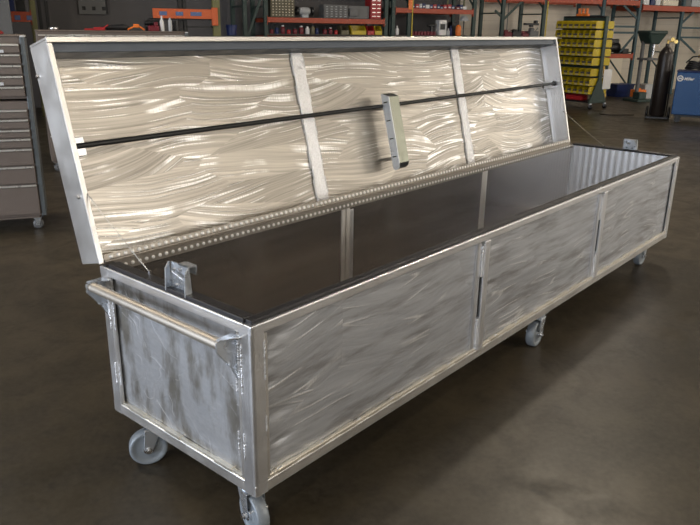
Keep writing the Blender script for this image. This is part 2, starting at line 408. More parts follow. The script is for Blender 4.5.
for i, (a, b, dl, db) in enumerate(xs):
    w = b-a
    part(MB().slab((a, .017, ph0), (w,0,0), (0,0,ph1-ph0), (0,-1,0), 130, 56, dent_fn(11+i, w, .54, .0016, dl, db), .006), 'side_panel', M['front_sheet'])
    part(MB().slab((b, BW-.017, ph0), (-w,0,0), (0,0,ph1-ph0), (0,1,0), 60, 26, dent_fn(21+i, w, .54, .0016, dl, db), .006), 'side_panel', M['front_sheet'])
part(MB().slab((.017, BW-.055, ph0), (0,-(BW-.11),0), (0,0,ph1-ph0), (-1,0,0), 70, 56, dent_fn(31, .7, .54, .0018, 0, 5), .006), 'end_panel', M['end_sheet'])
part(MB().slab((L-.017, .055, ph0), (0,BW-.11,0), (0,0,ph1-ph0), (1,0,0), 50, 40, dent_fn(32, .7, .54, .0018, 3, 5), .006), 'end_panel', M['end_sheet'])
# stitch-welded ledge strips along the panel foot
m = MB(); m.bar((.06, .010, ph0+.006), (L-.06, .010, ph0+.006), .014, .014)
for i in range(26):
    x = .09 + i*(L-.2)/25 + random.uniform(-.02,.02); l_ = random.uniform(.05,.10)
    if min(abs(x-X1), abs(x-X2)) > .1: m.box(x, x+l_, -.001, .018, ph0, ph0+.016)
part(m, 'ledge_strip', M['ledge'], bevel=.002)
m = MB(); m.bar((.010, .06, ph0+.006), (.010, BW-.06, ph0+.006), .014, .014)
for y in (.12, .40, .62): m.box(-.001, .018, y, y+.09, ph0, ph0+.015)
part(m, 'ledge_strip', M['ledge'], bevel=.002)
for i in range(20):
    x = .10 + i*(L-.2)/19
    if min(abs(x-X1), abs(x-X2)) > .05: part(MB().bead((x, .006, ph0+.015), (x+.02, .006, ph0+.017), .004), 'weld_bead', M['weld'])
# liner tray
li, lt = .035, .003
m = MB()
m.box(li, L-li, li, li+lt, Z0+.03, Z1-.004); 
m.box(li, L-li, li, BW-li, Z0+.025, Z0+.03)
part(m, 'liner', M['liner'])
part(MB().slab((li+.004, BW-li, Z0+.03), (L-2*li-.008,0,0), (0,0,Z1-Z0-.034), (0,-1,0), 420, 4, lambda a, b: lt+.0006*math.sin(2*PI*82*a)*max(0, min(1, (a-.83)*9)), .003), 'liner_back', M['liner'])
# liner end sheets: lightly rippled
def rip(k, A):
    return lambda a, b: A*math.sin(2*PI*k*a)*min(1, 6*min(a, 1-a))
part(MB().slab((L-li-.003, BW-li-.004, Z0+.03), (0,-(BW-2*li-.008),0), (0,0,Z1-Z0-.036), (-1,0,0), 150, 6, rip(15, .0009), .003), 'liner_end', M['liner_end'])
part(MB().slab((li+.003, li+.004, Z0+.03), (0,BW-2*li-.008,0), (0,0,Z1-Z0-.036), (1,0,0), 60, 6, rip(15, .0008), .003), 'liner_end', M['liner'])
for xx in (X1-.040, X1-.006, X2-.010, X2+.022):
    for yy in (BW-li-lt-.002, li+lt+.002):
        part(MB().box(xx-.013, xx+.013, yy-.003, yy+.003, Z0+.04, Z1-.012), 'seam_strip', M['seam'], bevel=.001)
# bottom sheet and cross members
part(MB().box(.01, L-.01, .01, BW-.01, Z0+.006, Z0+.016), 'bottom_sheet', M['frame'])
# rubber seal on the rim
g0, g1, zt = .006, .048, Z1+.012
m = MB()
m.box(g0+.008, L-g0, .012, .040, Z1-.004, zt-.003); m.box(g0, .050, .0405, BW-.0505, Z1-.004, zt)
m.box(L-.050, L-g0, .0405, BW-.0505, Z1-.004, zt); m.box(g0, L-g0, BW-.034, BW-.012, Z1-.004, Z1+.002)
for a, b in (((.050,.040),(L-.050,.040)), ((.051,.05),(.051,BW-.05)), ((L-.051,.05),(L-.051,BW-.05))):
    m.tube([(a[0],a[1],Z1+.004),(b[0],b[1],Z1+.004)], .007, 8)
part(m, 'rubber_seal', M['rubber'], bevel=.004, segs=2, label='black rubber seal around the rim')

# casters
def caster(px, py, yaw, sw=.035):
    c_, s_ = math.cos(yaw), math.sin(yaw)           # yaw = direction of trail (from swivel to wheel)
    d = Vector((c_, s_, 0)); ax = Vector((-s_, c_, 0)); o = Vector((px, py, 0)); up = Vector((0,0,1))
    m = MB()
    def ob(center, hd, ha, hz):
        C_ = Vector(center); return m.hexa([C_ + d*i*hd + ax*j*ha + up*k*hz for k in (-1,1) for i, j in ((-1,-1),(1,-1),(1,1),(-1,1))])
    ob(o+up*(Z0-.004), .046, .042, .004)
    m.lathe([(.030, Z0-.030), (.034, Z0-.022), (.030, Z0-.008)], o, (0,0,1), 20)
    wc = o + d*sw + up*.0725
    ob(o + d*.012 + up*(Z0-.032), .036, .034, .003)
    for k in (-1, 1):
        f = ax*k*.031
        a = [o - d*.018 + up*(Z0-.032), o + d*.046 + up*(Z0-.032), wc + d*.018 + up*.004, wc + d*.008 - up*.014, wc - d*.010 - up*.014, wc - d*.018 + up*.004]
        m.prism([q + f for q in a], ax*k*.004)
    c = part(m, 'caster', M['zinc'], bevel=.0015, label='grey caster with galvanised fork')
    w = MB()
    pr = [(.012,-.022),(.046,-.016),(.054,-.018),(.060,-.022),(.068,-.0225),(.0725,-.017),(.0725,.017),(.068,.0225),(.060,.022),(.054,.018),(.046,.016),(.012,.022)]
    w.lathe(pr, wc, ax, 40); part(w, 'wheel', M['wheel'], c)
    n = MB()
    n.lathe([(.020,-.030),(.020,.030)], wc, ax, 16); n.lathe([(.0085,-.048),(.0085,.048)], wc, ax, 6); n.lathe([(.013,-.040),(.013,.040)], wc, ax, 6)
    part(n, 'axle_bolt', M['steel'], c, .001)
caster(.070, .652, math.radians(150))
caster(.060, .104, math.radians(255))
caster(2.085, .046, math.radians(184)); caster(2.005, BW-.075, math.radians(175))
caster(3.90, .110, math.radians(180)); caster(3.90, BW-.075, math.radians(170))

# push handle on the near end
zb = Z1-.062; xb = -.056
m = MB().tube([(xb, .064, zb), (xb, BW-.030, zb)], .0185, 20)
h = part(m, 'push_handle', M['tube'], bevel=0)
for y, s in ((.062, 1), (BW-.038, -1)):
    m = MB()
    m.prism([(0, y, Z1-.052), (xb-.024, y, zb+.016), (xb-.024, y, zb-.016), (-.030, y, zb-.08), (0, y, Z1-.20)], (0, .006, 0))
    m.prism([(0, y-.022, Z1-.050), (0, y+.028, Z1-.050), (xb-.018, y+.010, zb+.018), (xb-.018, y-.004, zb+.018)], (0, 0, .005))
    for dz in (-.03, -.07): m.lathe([(.007,-.007),(.007,.007)], (-.032, y+.003, zb+dz), (0,1,0), 6)
    b = part(m, 'bracket', M['zinc'], h, .0015)
    part(MB().bead((-.003, y-.004, Z1-.19), (-.003, y-.004, Z1-.06), .0045), 'weld_bead', M['weld'], h)

# latch brackets on the rim at both ends
def latch(x, y0, y1, sx, zh):
    m = MB(); a = x; z = Z1+.002
    m.prism([(a, y0, z), (a, y1, z), (a, y1-.006, z+zh), (a, y0+.010, z+zh)], (sx*.005, 0, 0))
    for y, t in ((y0, .005), (y1-.005, .005)):
        m.prism([(a, y, z), (a-sx*.026, y, z), (a-sx*.020, y+.002, z+zh-.02), (a-sx*.006, y+.002, z+zh), (a, y+.002, z+zh)], (0, t, 0))
    m.box(*sorted((a, a+sx*.034)), y0+.008, y0+.066, z+zh-.005, z+zh)
    m.box(*sorted((a+sx*.029, a+sx*.034)), y0+.008, y0+.066, z+zh-.035, z+zh-.004)
    l_ = part(m, 'latch_bracket', M['zinc'], bevel=.0015, label='galvanised latch bracket with hooked top')
    n = MB()
    for y, dz in ((y0+.03, .02), (y1-.03, .02), ((y0+y1)/2, zh-.02), (y1-.022, zh-.025)): n.lathe([(.007,-.006),(.007,.004)], (a-sx*.001, y, z+dz), (-sx,0,0), 6)
    n.tube([(a-sx*.012, y0+.02, z+zh*.55), (a-sx*.012, y1-.03, z+zh*.72)], .004, 8)
    part(n, 'bolt', M['steel'], l_)
latch(.030, .318, .428, 1, .098)
latch(L-.030, .300, .400, -1, .085)

# ---------------------------------------------------------------- lid (parts in lid coordinates)
TH = math.radians(75.4); U = Vector((0, math.cos(TH), math.sin(TH))); N = Vector((0, math.sin(TH), -math.cos(TH)))
H0 = Vector((0, BW, Z1+.004)); LH, LD = .812, .129
def P(x, u, d): return H0 + Vector((x,0,0)) + U*u + N*d
class LB(MB):
    def lbox(self, x0, x1, u0, u1, d0, d1):
        return self.hexa([P(x0,u0,d0), P(x1,u0,d0), P(x1,u0,d1), P(x0,u0,d1), P(x0,u1,d0), P(x1,u1,d0), P(x1,u1,d1), P(x0,u1,d1)])
m = LB().slab(P(.006,.006,LD-.006), (L-.012,0,0), U*(LH-.012), -N, 260, 50, dent_fn(51, 4, .8, .0022, 0, 0), .006)
lid = part(m, 'lid', M['lid_sheet'], label='raised lid with swirl-ground aluminium inner face')
m = LB().lbox(0, L, LH-.010, LH, .002, LD); part(m, 'top_flange', M['frame'], lid, .002)
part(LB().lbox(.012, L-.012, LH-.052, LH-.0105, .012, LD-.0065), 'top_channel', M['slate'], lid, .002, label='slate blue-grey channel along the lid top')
m = LB().lbox(0, L, LH-.020, LH+.001, -.004, .004); part(m, 'rim_strip', M['frame'], lid, .002)
for a, b in ((0, .010), (L-.010, L)):
    part(LB().lbox(a, b, 0, LH-.010, .002, LD), 'side_flange', M['frame' if a == 0 else 'bright'], lid, .002)  # right flange takes a lighter metal for the daylight it catches
    part(LB().lbox(a-.001 if a == 0 else a-.010, b+.010 if a == 0 else b+.001, -.004, LH-.020, -.003, .004), 'rim_strip', M['frame'], lid, .002)
part(LB().lbox(.010, L-.010, 0, .008, .002, LD-.003), 'bottom_flange', M['tube'], lid, .002)
# inner angle strip and weld at the right flange
part(LB().lbox(L-.045, L-.010, .02, LH-.02, LD-.012, LD-.006), 'corner_strip', M['bright'], lid, .002)
part(LB().lbox(.010, .045, .02, LH-.02, LD-.012, LD-.006), 'corner_strip', M['bright'], lid, .002)
# stiffeners with spattered welds
for xc in (1.335, 2.785):
    st = part(LB().lbox(xc-.042, xc+.042, .012, LH-.012, LD-.015, LD-.006), 'stiffener', M['weld'], lid, .004)
    for s in (-1, 1):
        for k in range(5):
            u0 = .03 + k*.155 + random.uniform(0,.03); part(MB().bead(P(xc+s*.043, u0, LD-.010), P(xc+s*.043, u0+.09, LD-.010), .005), 'weld_bead', M['weld'], st)
# black lock rod with end brackets
ra, rb = P(.012, .432, .055), P(L-.012, .472, .055)
rod = part(MB().tube([ra, rb], .0105, 12), 'lock_rod', M['black'], lid, label='long black rod across the lid')
part(LB().lbox(.010, .085, .395, .465, .058, .063).lbox(.078, .085, .395, .465, .063, LD-.01), 'rod_bracket', M['bright'], rod, .002)
part(MB().bar(P(.012,.40,.05), P(.012,.445,.05), .02, .02), 'rod_latch', M['black'], rod, .002)
part(LB().lbox(L-.075, L-.010, .44, .50, .058, .063).lbox(L-.075, L-.068, .44, .50, .063, LD-.01), 'rod_bracket', M['bright'], rod, .002)
part(MB().tube([P(L-.03,.455,.045), P(L-.03,.49,.06)], .010, 8), 'rod_latch', M['black'], rod)
# grab handle: channel over the rod
gx0, gx1, gu0, gu1 = 1.868, 1.955, .095, .515
fu0, fu1 = gu0+.030, gu1-.022         # front face; the ends slope back from it
m = LB(); m.lbox(gx0, gx1, fu0, fu1, .000, .004)
m.prism([P(gx1, u, d) for u, d in [(fu0,.0),(gu0+.008,.012),(gu0,.03),(gu0,.05),(gu1,.05),(gu1,.044),(fu1,.0)]], (-.004,0,0))
gh = part(m, 'grab_handle', M['bronze_steel'], lid, .0015, label='long galvanised channel handle')
part(MB().prism([P(gx0, fu1, .0), P(gx0, gu1, .046), P(gx0, gu1-.006, .05), P(gx0, fu1-.004, .004)], (gx1-gx0,0,0)), 'end_plate', M['slated'], gh)
part(MB().prism([P(gx0, fu0, .0), P(gx0, gu0+.008, .012), P(gx0, gu0, .03), P(gx0, gu0+.004, .03), P(gx0, gu0+.012, .014), P(gx0, fu0+.003, .004)], (gx1-gx0,0,0)), 'end_plate', M['slated'], gh)
cheek = [(fu0,.0),(gu0+.008,.006),(gu0-.002,.016),(gu0-.006,.028),(gu0-.002,.042),(gu0+.01,.05),(gu1-.006,.05),(gu1,.044),(fu1,.0)]
part(MB().prism([P(gx0-.004, u, d) for u, d in cheek], (.004,0,0)), 'cheek_plate', M['zinc_daylit'], gh)
m = MB()
for k in range(4):
    u = gu0+.07+k*.10
    part(MB().prism([P(gx0-.0045, u-.003, .012), P(gx0-.0045, u+.003, .012), P(gx0-.0045, u+.003, .040), P(gx0-.0045, u-.003, .040)], (.0005,0,0)), 'slot', M['black'], gh)
for u in (gu0+.05, gu1-.08): part(LB().lbox(gx0+.05, gx1-.01, u, u+.02, .045, LD-.008), 'mount_foot', M['lid_sheet'], gh)
# piano hinge with two rows of rivets
m = LB(); m.lbox(.02, L-.02, .002, .028, -.006, -.002)
m.box(.05, L-.05, BW-.045, BW-.041, Z1-.024, Z1+.004)
m.box(.05, L-.05, BW-.043, BW-.008, Z1+.002, Z1+.005)
m.tube([P(.02, .002, -.006), P(L-.02, .002, -.006)], .006, 8)
hg = part(m, 'piano_hinge', M['hinge'], lid, label='full-length piano hinge with two rows of rivets')
def rivet(m, x, row):
    if row == 0: m.lathe([(.0085,0),(.0078,.003),(.004,.0048)], P(x, .016, -.006), -N, 8)
    else: m.lathe([(.0078,0),(.0070,.003),(.004,.0045)], Vector((x, BW-.045, Z1-.007)), (0,-1,0), 8)
rest = MB()
for k in range(133):
    for row in (0, 1):
        if k < 50: q_ = MB(); rivet(q_, .05+k*.03, row); part(q_, 'rivet', M['rivet'], hg)
        else: rivet(rest, .05+k*.03, row)
part(rest, 'rivet', M['rivet'], hg)['kind'] = 'stuff'
# screws on the left flange, struts of cable
m = MB()
for u, d in ((.25,.03), (.70,.118)): m.lathe([(.008,0),(.008,.004),(.004,.008)], P(-.0, u, d), (-1,0,0), 10)
part(m, 'screw', M['steel'], lid)
for xa, xe, u, yy in ((.014, .022, .275, .583), (L-.014, L-.022, .245, .53)):
    a = P(xa, u, .012); b = Vector((xe+(.03 if xa < 1 else -.03), yy, Z1+.016)); mid = (a+b)/2 - Vector((0,0,.004))
    c = part(MB().tube([a, a.lerp(mid,.5)-Vector((0,0,.001)), mid, mid.lerp(b,.5)-Vector((0,0,.001)), b], .0022, 6), 'stay_cable', M['cable'], lid)
    part(MB().lathe([(.006,0),(.006,.012)], b-Vector((0,0,.006)), (0,0,1), 8).lathe([(.007,-.004),(.007,.006)], a, (1,0,0), 8), 'cable_end', M['steel'], c)

# ------------------------------------------------------------------ tool chests
def tool_chest(name, loc, rz, w, d, ztop, rows, split, label, side=False, labels=()):
    t = empty(name, loc, rz, label=label, cat='tool chest')
    m = MB(); m.box(0, w, .01, d, .12, split-.012); m.box(0, w, .02, d, split+.004, ztop-.006); m.box(-.004, w+.004, 0, d, ztop-.008, ztop+.004)
    m.box(.02, w-.02, .03, d-.02, .095, .12)
    m.build('body', M['chest'], t, .004)
    m = MB(); m.box(w-.002, w+.030, .0, d*.6, .125, ztop-.02); m.box(w, w+.034, -.004, .02, .12, ztop-.01)
    m.build('side_rail', M['chest_edge'], t, .004)
    MB().box(w, w+.034, .0, .2, ztop-.012, ztop+.001).build('rail_highlight', M['white'], t, .002)  # highlight on top of the side rail, painted as a white piece
    for z0, z1 in rows:
        dr = MB().box(.012, w-.010, -.012, .012, z0+.006, z1-.004).build('drawer', M['chest'], t, .003)
        h = MB().box(.015, w-.013, -.030, -.010, z1-.020, z1-.006); h.build('pull', M['chest_trim'], dr, .003)
    for x, z, l_ in labels: MB().box(x, x+l_, -.0145, -.0115, z, z+.022).build('drawer_label', M['white'], t)
    for x in (.06, w-.04):
        for y in (.06, d-.06):
            c = MB(); c.box(x-.03, x+.03, y-.03, y+.03, .09, .098); c.hexa([(x-.02,y-.022,.03),(x+.01,y-.022,.03),(x+.01,y+.022,.03),(x-.02,y+.022,.03),(x-.025,y-.025,.09),(x+.025,y-.025,.09),(x+.025,y+.025,.09),(x-.025,y+.025,.09)])
            cc = c.build('caster', M['zinc'], t, .002)
            MB().lathe([(.02,-.018),(.038,-.018),(.042,-.01),(.042,.01),(.038,.018),(.02,.018)], (x, y, .042), (0,1,0), 20).build('wheel', M['grey'], cc)
    return t
rowsA = [(1.40,1.475),(1.32,1.40),(1.24,1.32),(1.16,1.24),(1.075,1.16),(.91,.985),(.83,.91),(.76,.83),(.68,.76),(.54,.68),(.39,.54),(.135,.39)]
rowsA = [(a, b) for a, b in rowsA]
rz = AZ - math.radians(4)
def local_origin(corner, w, rz):   # corner = front right
    return corner - Vector((math.cos(rz), math.sin(rz), 0))*w
wch = 1.1
tool_chest('tool_chest', local_origin(R(-.795, -6.0), wch, rz), rz, wch, .5, 1.53, rowsA, 1.055,
           'brown tool chest with grey side rail standing at far left', labels=((wch-.24, 1.405, .12), (wch-.24, 1.165, .09)))
rowsB = [(1.44,1.51),(1.34,1.43),(1.24,1.34),(1.14,1.24),(1.03,1.14),(.90,1.02),(.76,.90),(.60,.76),(.42,.60),(.16,.42)]
tool_chest('tool_chest', R(-.62, -3.5), AZ, 1.60, .6, 1.545, rowsB, .6,
           'wide brown tool chest behind the raised lid, tools lying on top', labels=((.32, 1.485, .22), (1.36, 1.485, .20)))

# small items helper ----------------------------------------------------
def item(name, m, mat, s, y, z, label, cat, group=None, rz=0, bevel=.004):
    o = m.build(name, mat, None, bevel); place(o, R(s, y, z), AZ+rz, label=label, cat=cat, group=group); return o
def bottle(w=.07, h=.2):
    return MB().lathe([(w*.45,0),(w*.5,.01),(w*.5,h*.62),(w*.2,h*.8),(w*.2,h)], (0,0,0), (0,0,1), 14)
def crate(w, d, h, t=.006, front=.55):
    """open-fronted stacking bin, origin at front-left bottom"""
    m = MB(); m.box(0, w, 0, d, 0, t); m.box(0, w, d-t, d, t, h)
    for x in (0, w-t): m.prism([(x,0,t),(x,d-t,t),(x,d-t,h),(x,d*.35,h),(x,0,h*front)], (t,0,0))
    m.box(t, w-t, 0, t, t, h*front); return m
TY = -3.5+.2
zt2 = 1.551
red = MB().box(-.06,.06,-.03,.03,0,.035).box(-.16,-.05,-.012,.012,.0,.02).tube([(.05,0,.03),(.10,.02,.06)], .008, 8)
item('clamp', red, M['red'], .05, TY, zt2, 'small red clamp lying on the wide brown chest', 'clamp')
m = MB().tube([(-.10,0,.012),(-.02,0,.05),(.03,0,.05),(.09,0,.012)], .011, 8).box(-.03,.03,-.018,.018,.035,.075)
item('hand_tool', m, M['orangep'], .46, TY, zt2, 'orange hand tool propped on the wide brown chest', 'hand tool')
m = MB().box(-.10,.10,-.05,.05,0,.05).lathe([(.03,-.1),(.035,.1)], (0,0,.09), (1,0,0), 14)
item('power_tool', m, M['black'], .68, TY+.16, zt2, 'black power tool behind the orange hand tool', 'power tool')
item('power_tool', MB().box(-.06,.06,-.04,.04,0,.06).box(.01,.05,-.03,.03,.06,.10), M['darkred'], .655, TY, zt2, 'dark red cordless tool beside the orange hand tool', 'power tool')
item('bottle', bottle(.05,.17), M['white'], .755, TY, zt2, 'white bottle, left one of the pair on the brown chest', 'bottle')
item('bottle', MB().lathe([(.02,0),(.022,.01),(.022,.12),(.01,.135),(.01,.15)], (0,0,0)), M['lightgrey'], .85, TY, zt2, 'pale slim bottle, right one of the pair on the brown chest', 'bottle')
item('can', MB().lathe([(.045,0),(.045,.12)], (0,0,0)), M['black'], .93, TY+.1, zt2, 'short black can at the right end of the brown chest', 'can')
item('tape_roll', MB().lathe([(.02,0),(.05,0),(.05,.03),(.02,.03)], (0,0,0)), M['steel'], -.44, TY-.12, zt2, 'small shiny ring of metal on the brown chest corner', 'metal ring')
item('cable_bundle', MB().tube([(-.18,0,.025),(-.1,.02,.035),(.05,-.02,.04),(.12,.01,.025)], [.02,.03,.035,.02], 10), M['black'], .27, TY+.05, zt2, 'dark bundle of cable lying on the wide brown chest', 'cable bundle')
# red toolbox on the left chest
tb = empty('toolbox', R(-1.10, -5.72, 1.538), rz, label='low dark red toolbox on the far left brown chest', cat='toolbox')
MB().hexa([(-.2,-.1,0),(.2,-.1,0),(.2,.1,0),(-.2,.1,0),(-.19,-.09,.085),(.10,-.09,.085),(.10,.09,.085),(-.19,.09,.085)]).build('body', M['red'], tb, .01)
MB().box(-.10,.04,-.015,.015,.085,.10).build('handle', M['white'], tb, .003)

# ------------------------------------------------------------------ left background
def rack(label, s0, s1, y0, y1, posts, beams, decks=(), postmat='green', braces=(), top=3.2, pw=.085, loc=None, name='pallet_rack'):
    t = empty(name, R(s0, y0), AZ, label=label, cat='pallet rack')
    X = lambda s: s-s0
    for ps in posts:
        s, pm = ps if isinstance(ps, tuple) else (ps, postmat)
        for yy in (0, y1-y0):
            MB().box(X(s)-pw/2, X(s)+pw/2, yy-.035, yy+.035, 0, top).box(X(s)-.07, X(s)+.07, yy-.06, yy+.06, 0, .01).build('upright', M[pm], t, .004)
        for z0_, z1_ in ((.2,.95), (2.1,2.85), (.2,.2), (1.1,1.1), (2.0,2.0), (2.9,2.9)):
            MB().bar((X(s), .0, z0_), (X(s), y1-y0, z1_), .03, .03).build('lattice_bar', M[pm], t)
    for a, b, z0, z1 in beams:
        for yy in (-.045, y1-y0+.015):
            MB().box(X(a), X(b), yy, yy+.03, z0, z1).box(X(a), X(a)+.012, yy-.006, yy+.07, z0-.05, z1+.03).box(X(b)-.012, X(b), yy-.006, yy+.07, z0-.05, z1+.03).build('beam', M['orange'], t, .004)
    for a, b, z in decks: MB().box(X(a), X(b), -.01, y1-y0, z-.02, z).build('deck', M['deck'], t)
    for (a, za), (b, zb_) in braces:
        MB().bar((X(a), -.005, za), (X(b), -.005, zb_), .03, .05).build('brace', M[postmat], t)
    return t
# left dark nook: rack with orange beam, cabinets
rk = rack('dark rack corner with short orange beam above the far left chest', -1.7, -.35, 2.0, 2.9, [(-.51,'olive'), (-1.75,'green')], [(-1.7,-.55,1.63,1.80)], [(-1.7,-.55,1.80)])
for x in (.88, 1.07): MB().box(x, x+.09, -.05, -.044, 1.66, 1.74).build('sticker', M['label'], rk)
item('storage_bin', MB().box(-.18,.0,0,.35,0,.35), M['navy'], -.80, 2.1, 1.805, 'dark navy box on the short orange beam', 'box')
item('storage_bin', MB().box(0,.15,0,.35,0,.42), M['black'], -.78, 2.08, 1.805, 'black box beside the navy box on the short orange beam', 'box')
m = MB().box(-1.6,0,0,.6,.05,2.6)
cb = item('cabinet', m, M['grey'], -.87, .6, 0, 'tall dark grey cabinet behind the far left chest', 'cabinet')
MB().box(-.80,-.79,-.006,.01,.1,2.55).build('door_gap', M['black'], cb)
for dx_, w_ in ((-.06, 'left one'), (.06, 'right one')):
    item('steel_post', MB().box(-.03,.03,0,.08,0,3.4), M['black'], -.34+dx_, 2.3, 0, f'dark post beside the olive upright, {w_} of two close together', 'post')
# grey panel with two rows of square holes on the dark wall
m = MB()
px0, px1, pz0, pz1 = .36, .93, 1.80, 2.45; hx = 3; hz = 3
cw = (px1-px0)/hx; chh = (pz1-pz0)/hz; k = .035
for i in range(hx+1): m.box(px0+i*cw-(cw/2-k if 0 < i < hx else 0), px0+i*cw+(cw/2-k if i < hx else 0) if i else px0+cw/2-k, 0, .03, pz0, pz1)
for i in range(hx):
    xc = px0+(i+.5)*cw
    for j in range(hz+1):
        z0 = pz0 if j == 0 else pz0+(j-.5)*chh+k; z1 = pz1 if j == hz else pz0+(j+.5)*chh-k
        m.box(xc-k, xc+k, 0, .03, z0, z1)
item('perforated_panel', m, M['grey'], 0, 3.55, 0, 'dark grey wall panel with square holes above the brown chest', 'panel', bevel=0)
item('wall_recess', MB().box(px0+.02, px1-.02, 0, .012, pz0+.02, pz1-.02), M['black'], 0, 3.585, 0, 'black recess board behind the square-holed panel', 'board', bevel=0)

# orange beam stand
st = empty('shelf_stand', R(1.2, 0), AZ, label='shelf stand with orange beam, blue stickers and olive upright', cat='shelf')
MB().box(.0, 1.03, -.04, .0, 1.72, 1.87).box(.95, 1.05, -.05, .0, 1.62, 1.90).build('beam', M['orangeb'], st, .005)
for x, w in ((.10,.12), (.36,.12), (.60,.18)): MB().box(x, x+w, -.044, -.039, 1.765, 1.825).build('sticker', M['label'], st)
for x in (.455, .53): MB().box(x-.03, x+.03, .05, .12, 0, 2.6).build('post', M['black'], st)
MB().box(.98, 1.10, .0, .08, 0, 2.6).build('upright', M['olive'], st)
MB().box(.5, .98, .05, .12, 1.58, 1.61).box(0, 1.0, 0, .45, 1.70, 1.72).build('shelf_bar', M['black'], st)
m = MB()
for i in range(5): m.tube([(.12+i*.17+random.uniform(-.02,.02), .1, .03), (.2+i*.17, .15, .08), (.28+i*.17, .2, .03)], .025, 8)
item('hose_pile', m, M['black'], 1.2, .05, 1.725, 'dark coiled hoses heaped on the stickered orange beam', 'hose')
item('bucket', MB().lathe([(.09,0),(.11,.2),(.10,.2),(.085,.02)], (0,0,0)), M['navy'], 3.0, 1.9, 1.44, 'dark bucket on shelf between the orange beams', 'bucket')
sh = MB().box(-.5,.5,-.2,.25,1.38,1.42).box(-.48,-.44,-.18,-.14,0,1.38).box(.44,.48,-.18,-.14,0,1.38).box(-.48,-.44,.2,.24,0,1.38).box(.44,.48,.2,.24,0,1.38)
item('work_table', sh, M['grey'], 3.0, 1.9, 0, 'grey steel table under the dark bucket', 'table')

# ------------------------------------------------------------------ pallet racks along the back wall
rack('green pallet rack holding parts organizers and the red chest', 3.85, 6.7, 2.4, 3.3, [3.42, 3.86, 6.62],
     [(3.88,6.58,1.70,1.80), (3.88,6.58,1.33,1.43), (3.88,6.58,2.75,2.87)], [(3.88,6.58,1.805), (3.88,6.58,1.475)], braces=[((3.42,1.3),(3.86,2.4))])
rack('green pallet rack with blue and red boxes on its beam', 6.76, 9.0, 2.4, 3.3, [6.80, (7.20,'green'), 8.92],
     [(6.84,8.88,1.95,2.05), (6.84,8.88,1.33,1.43)], [(6.84,8.88,2.055), (6.84,8.88,1.475)])
rack('green pallet rack with diagonal braces left of the yellow bin cart', 9.6, 11.1, 2.4, 3.3, [9.73, (10.94,'green')],
     [(9.78,10.90,2.27,2.38), (10.98,12.7,2.27,2.39), (9.78,10.90,1.30,1.40)], [(9.78,10.90,1.42)], braces=[((9.50,2.05),(9.73,1.90)), ((9.75,1.85),(10.25,2.27))])
rack('teal pallet rack holding the black compressor behind the bin cart', 12.75, 14.2, 2.4, 3.3, [(12.80,'teal'), (14.02,'teal')],
     [(12.84,13.98,2.27,2.39), (13.15,13.98,.96,1.07)], [(13.15,13.98,1.075), (12.84,13.98,2.395)], 'teal', braces=[((13.45,2.27),(13.98,1.95)), ((12.84,1.60),(13.98,1.60)), ((12.84,1.75),(13.98,1.75)), ((13.55,1.12),(13.98,1.55))])
rack('teal pallet rack behind the blue welder with white boxes above', 14.1, 17.8, 2.4, 3.3, [(15.58,'teal'), (17.7,'teal')],
     [(14.1,17.7,2.16,2.29)], [(14.1,17.7,2.30)], 'teal', braces=[((15.6,1.85),(16.0,2.16)), ((15.6,1.75),(17.7,1.75)), ((15.6,1.5),(17.7,1.5)), ((15.6,1.5),(16.3,1.1))])
# yellow/orange guard marks belong to their uprights
item('column_guard', MB().box(-.05,.05,-.02,.0,0,.55), M['orangep'], 7.20, 2.36, 2.02, 'orange guard strip high on the rack upright', 'guard strip')
item('column_guard', MB().box(0,.025,-.02,.0,0,1.5), M['yellow'], 7.245, 2.36, .9, 'thin yellow guard strip under the orange guard strip', 'guard strip')
item('column_guard', MB().box(0,.03,-.02,.0,0,1.4), M['yellow'], 10.985, 2.36, .9, 'yellow guard strip on the upright left of the bin cart', 'guard strip')

# rack contents -------------------------------------------------------
def organizer(s, z, w, h, nx, nz, mat, dm, label, d=.3, name='parts_organizer'):
    t = empty(name, R(s, 2.42, z), AZ, label=label, cat='parts organizer')
    MB().box(0, w, .012, d, 0, h).build('case', M[mat], t, .004)
    cw, ch = (w-.03)/nx, (h-.03)/nz
    for i in range(nx):
        for j in range(nz):
            x, zz = .015+i*cw, .015+j*ch
            dr = MB().box(x+.004, x+cw-.004, -.002, .014, zz+.004, zz+ch-.004).build('drawer', M[mat], t)
            MB().box(x+cw*.3, x+cw*.7, -.006, -.001, zz+ch*.3, zz+ch*.55).build('label_holder', M[dm], dr)
    return t
organizer(3.98, 1.808, .52, .36, 7, 6, 'brownorg', 'tan', 'brown small-parts organizer at the left end of the rack shelf')
organizer(5.16, 1.808, .56, .27, 5, 5, 'grey', 'lightgrey', 'grey small-parts organizer in the middle of the rack shelf')
m = MB().box(0,.5,.05,.4,0,.26).box(.02,.22,0,.05,.05,.2)
cb = item('steel_cabinet', m, M['grey'], 5.75, 2.43, 1.808, 'plain grey steel cabinet left of the red drawer chest', 'cabinet')
t = empty('drawer_chest', R(6.26, 2.42, 1.808), AZ, label='narrow red drawer chest at the right end of the rack shelf', cat='drawer chest')
MB().box(0,.26,.012,.3,0,.42).build('body', M['red'], t, .004)
for j in range(5):
    dr = MB().box(.01,.25,-.004,.014,.01+j*.08,.08+j*.08).build('drawer', M['red'], t, .003)
    MB().box(.03,.11,-.012,-.003,.05+j*.08,.062+j*.08).box(.15,.23,-.012,-.003,.05+j*.08,.062+j*.08).build('pull', M['chest_trim'], dr)
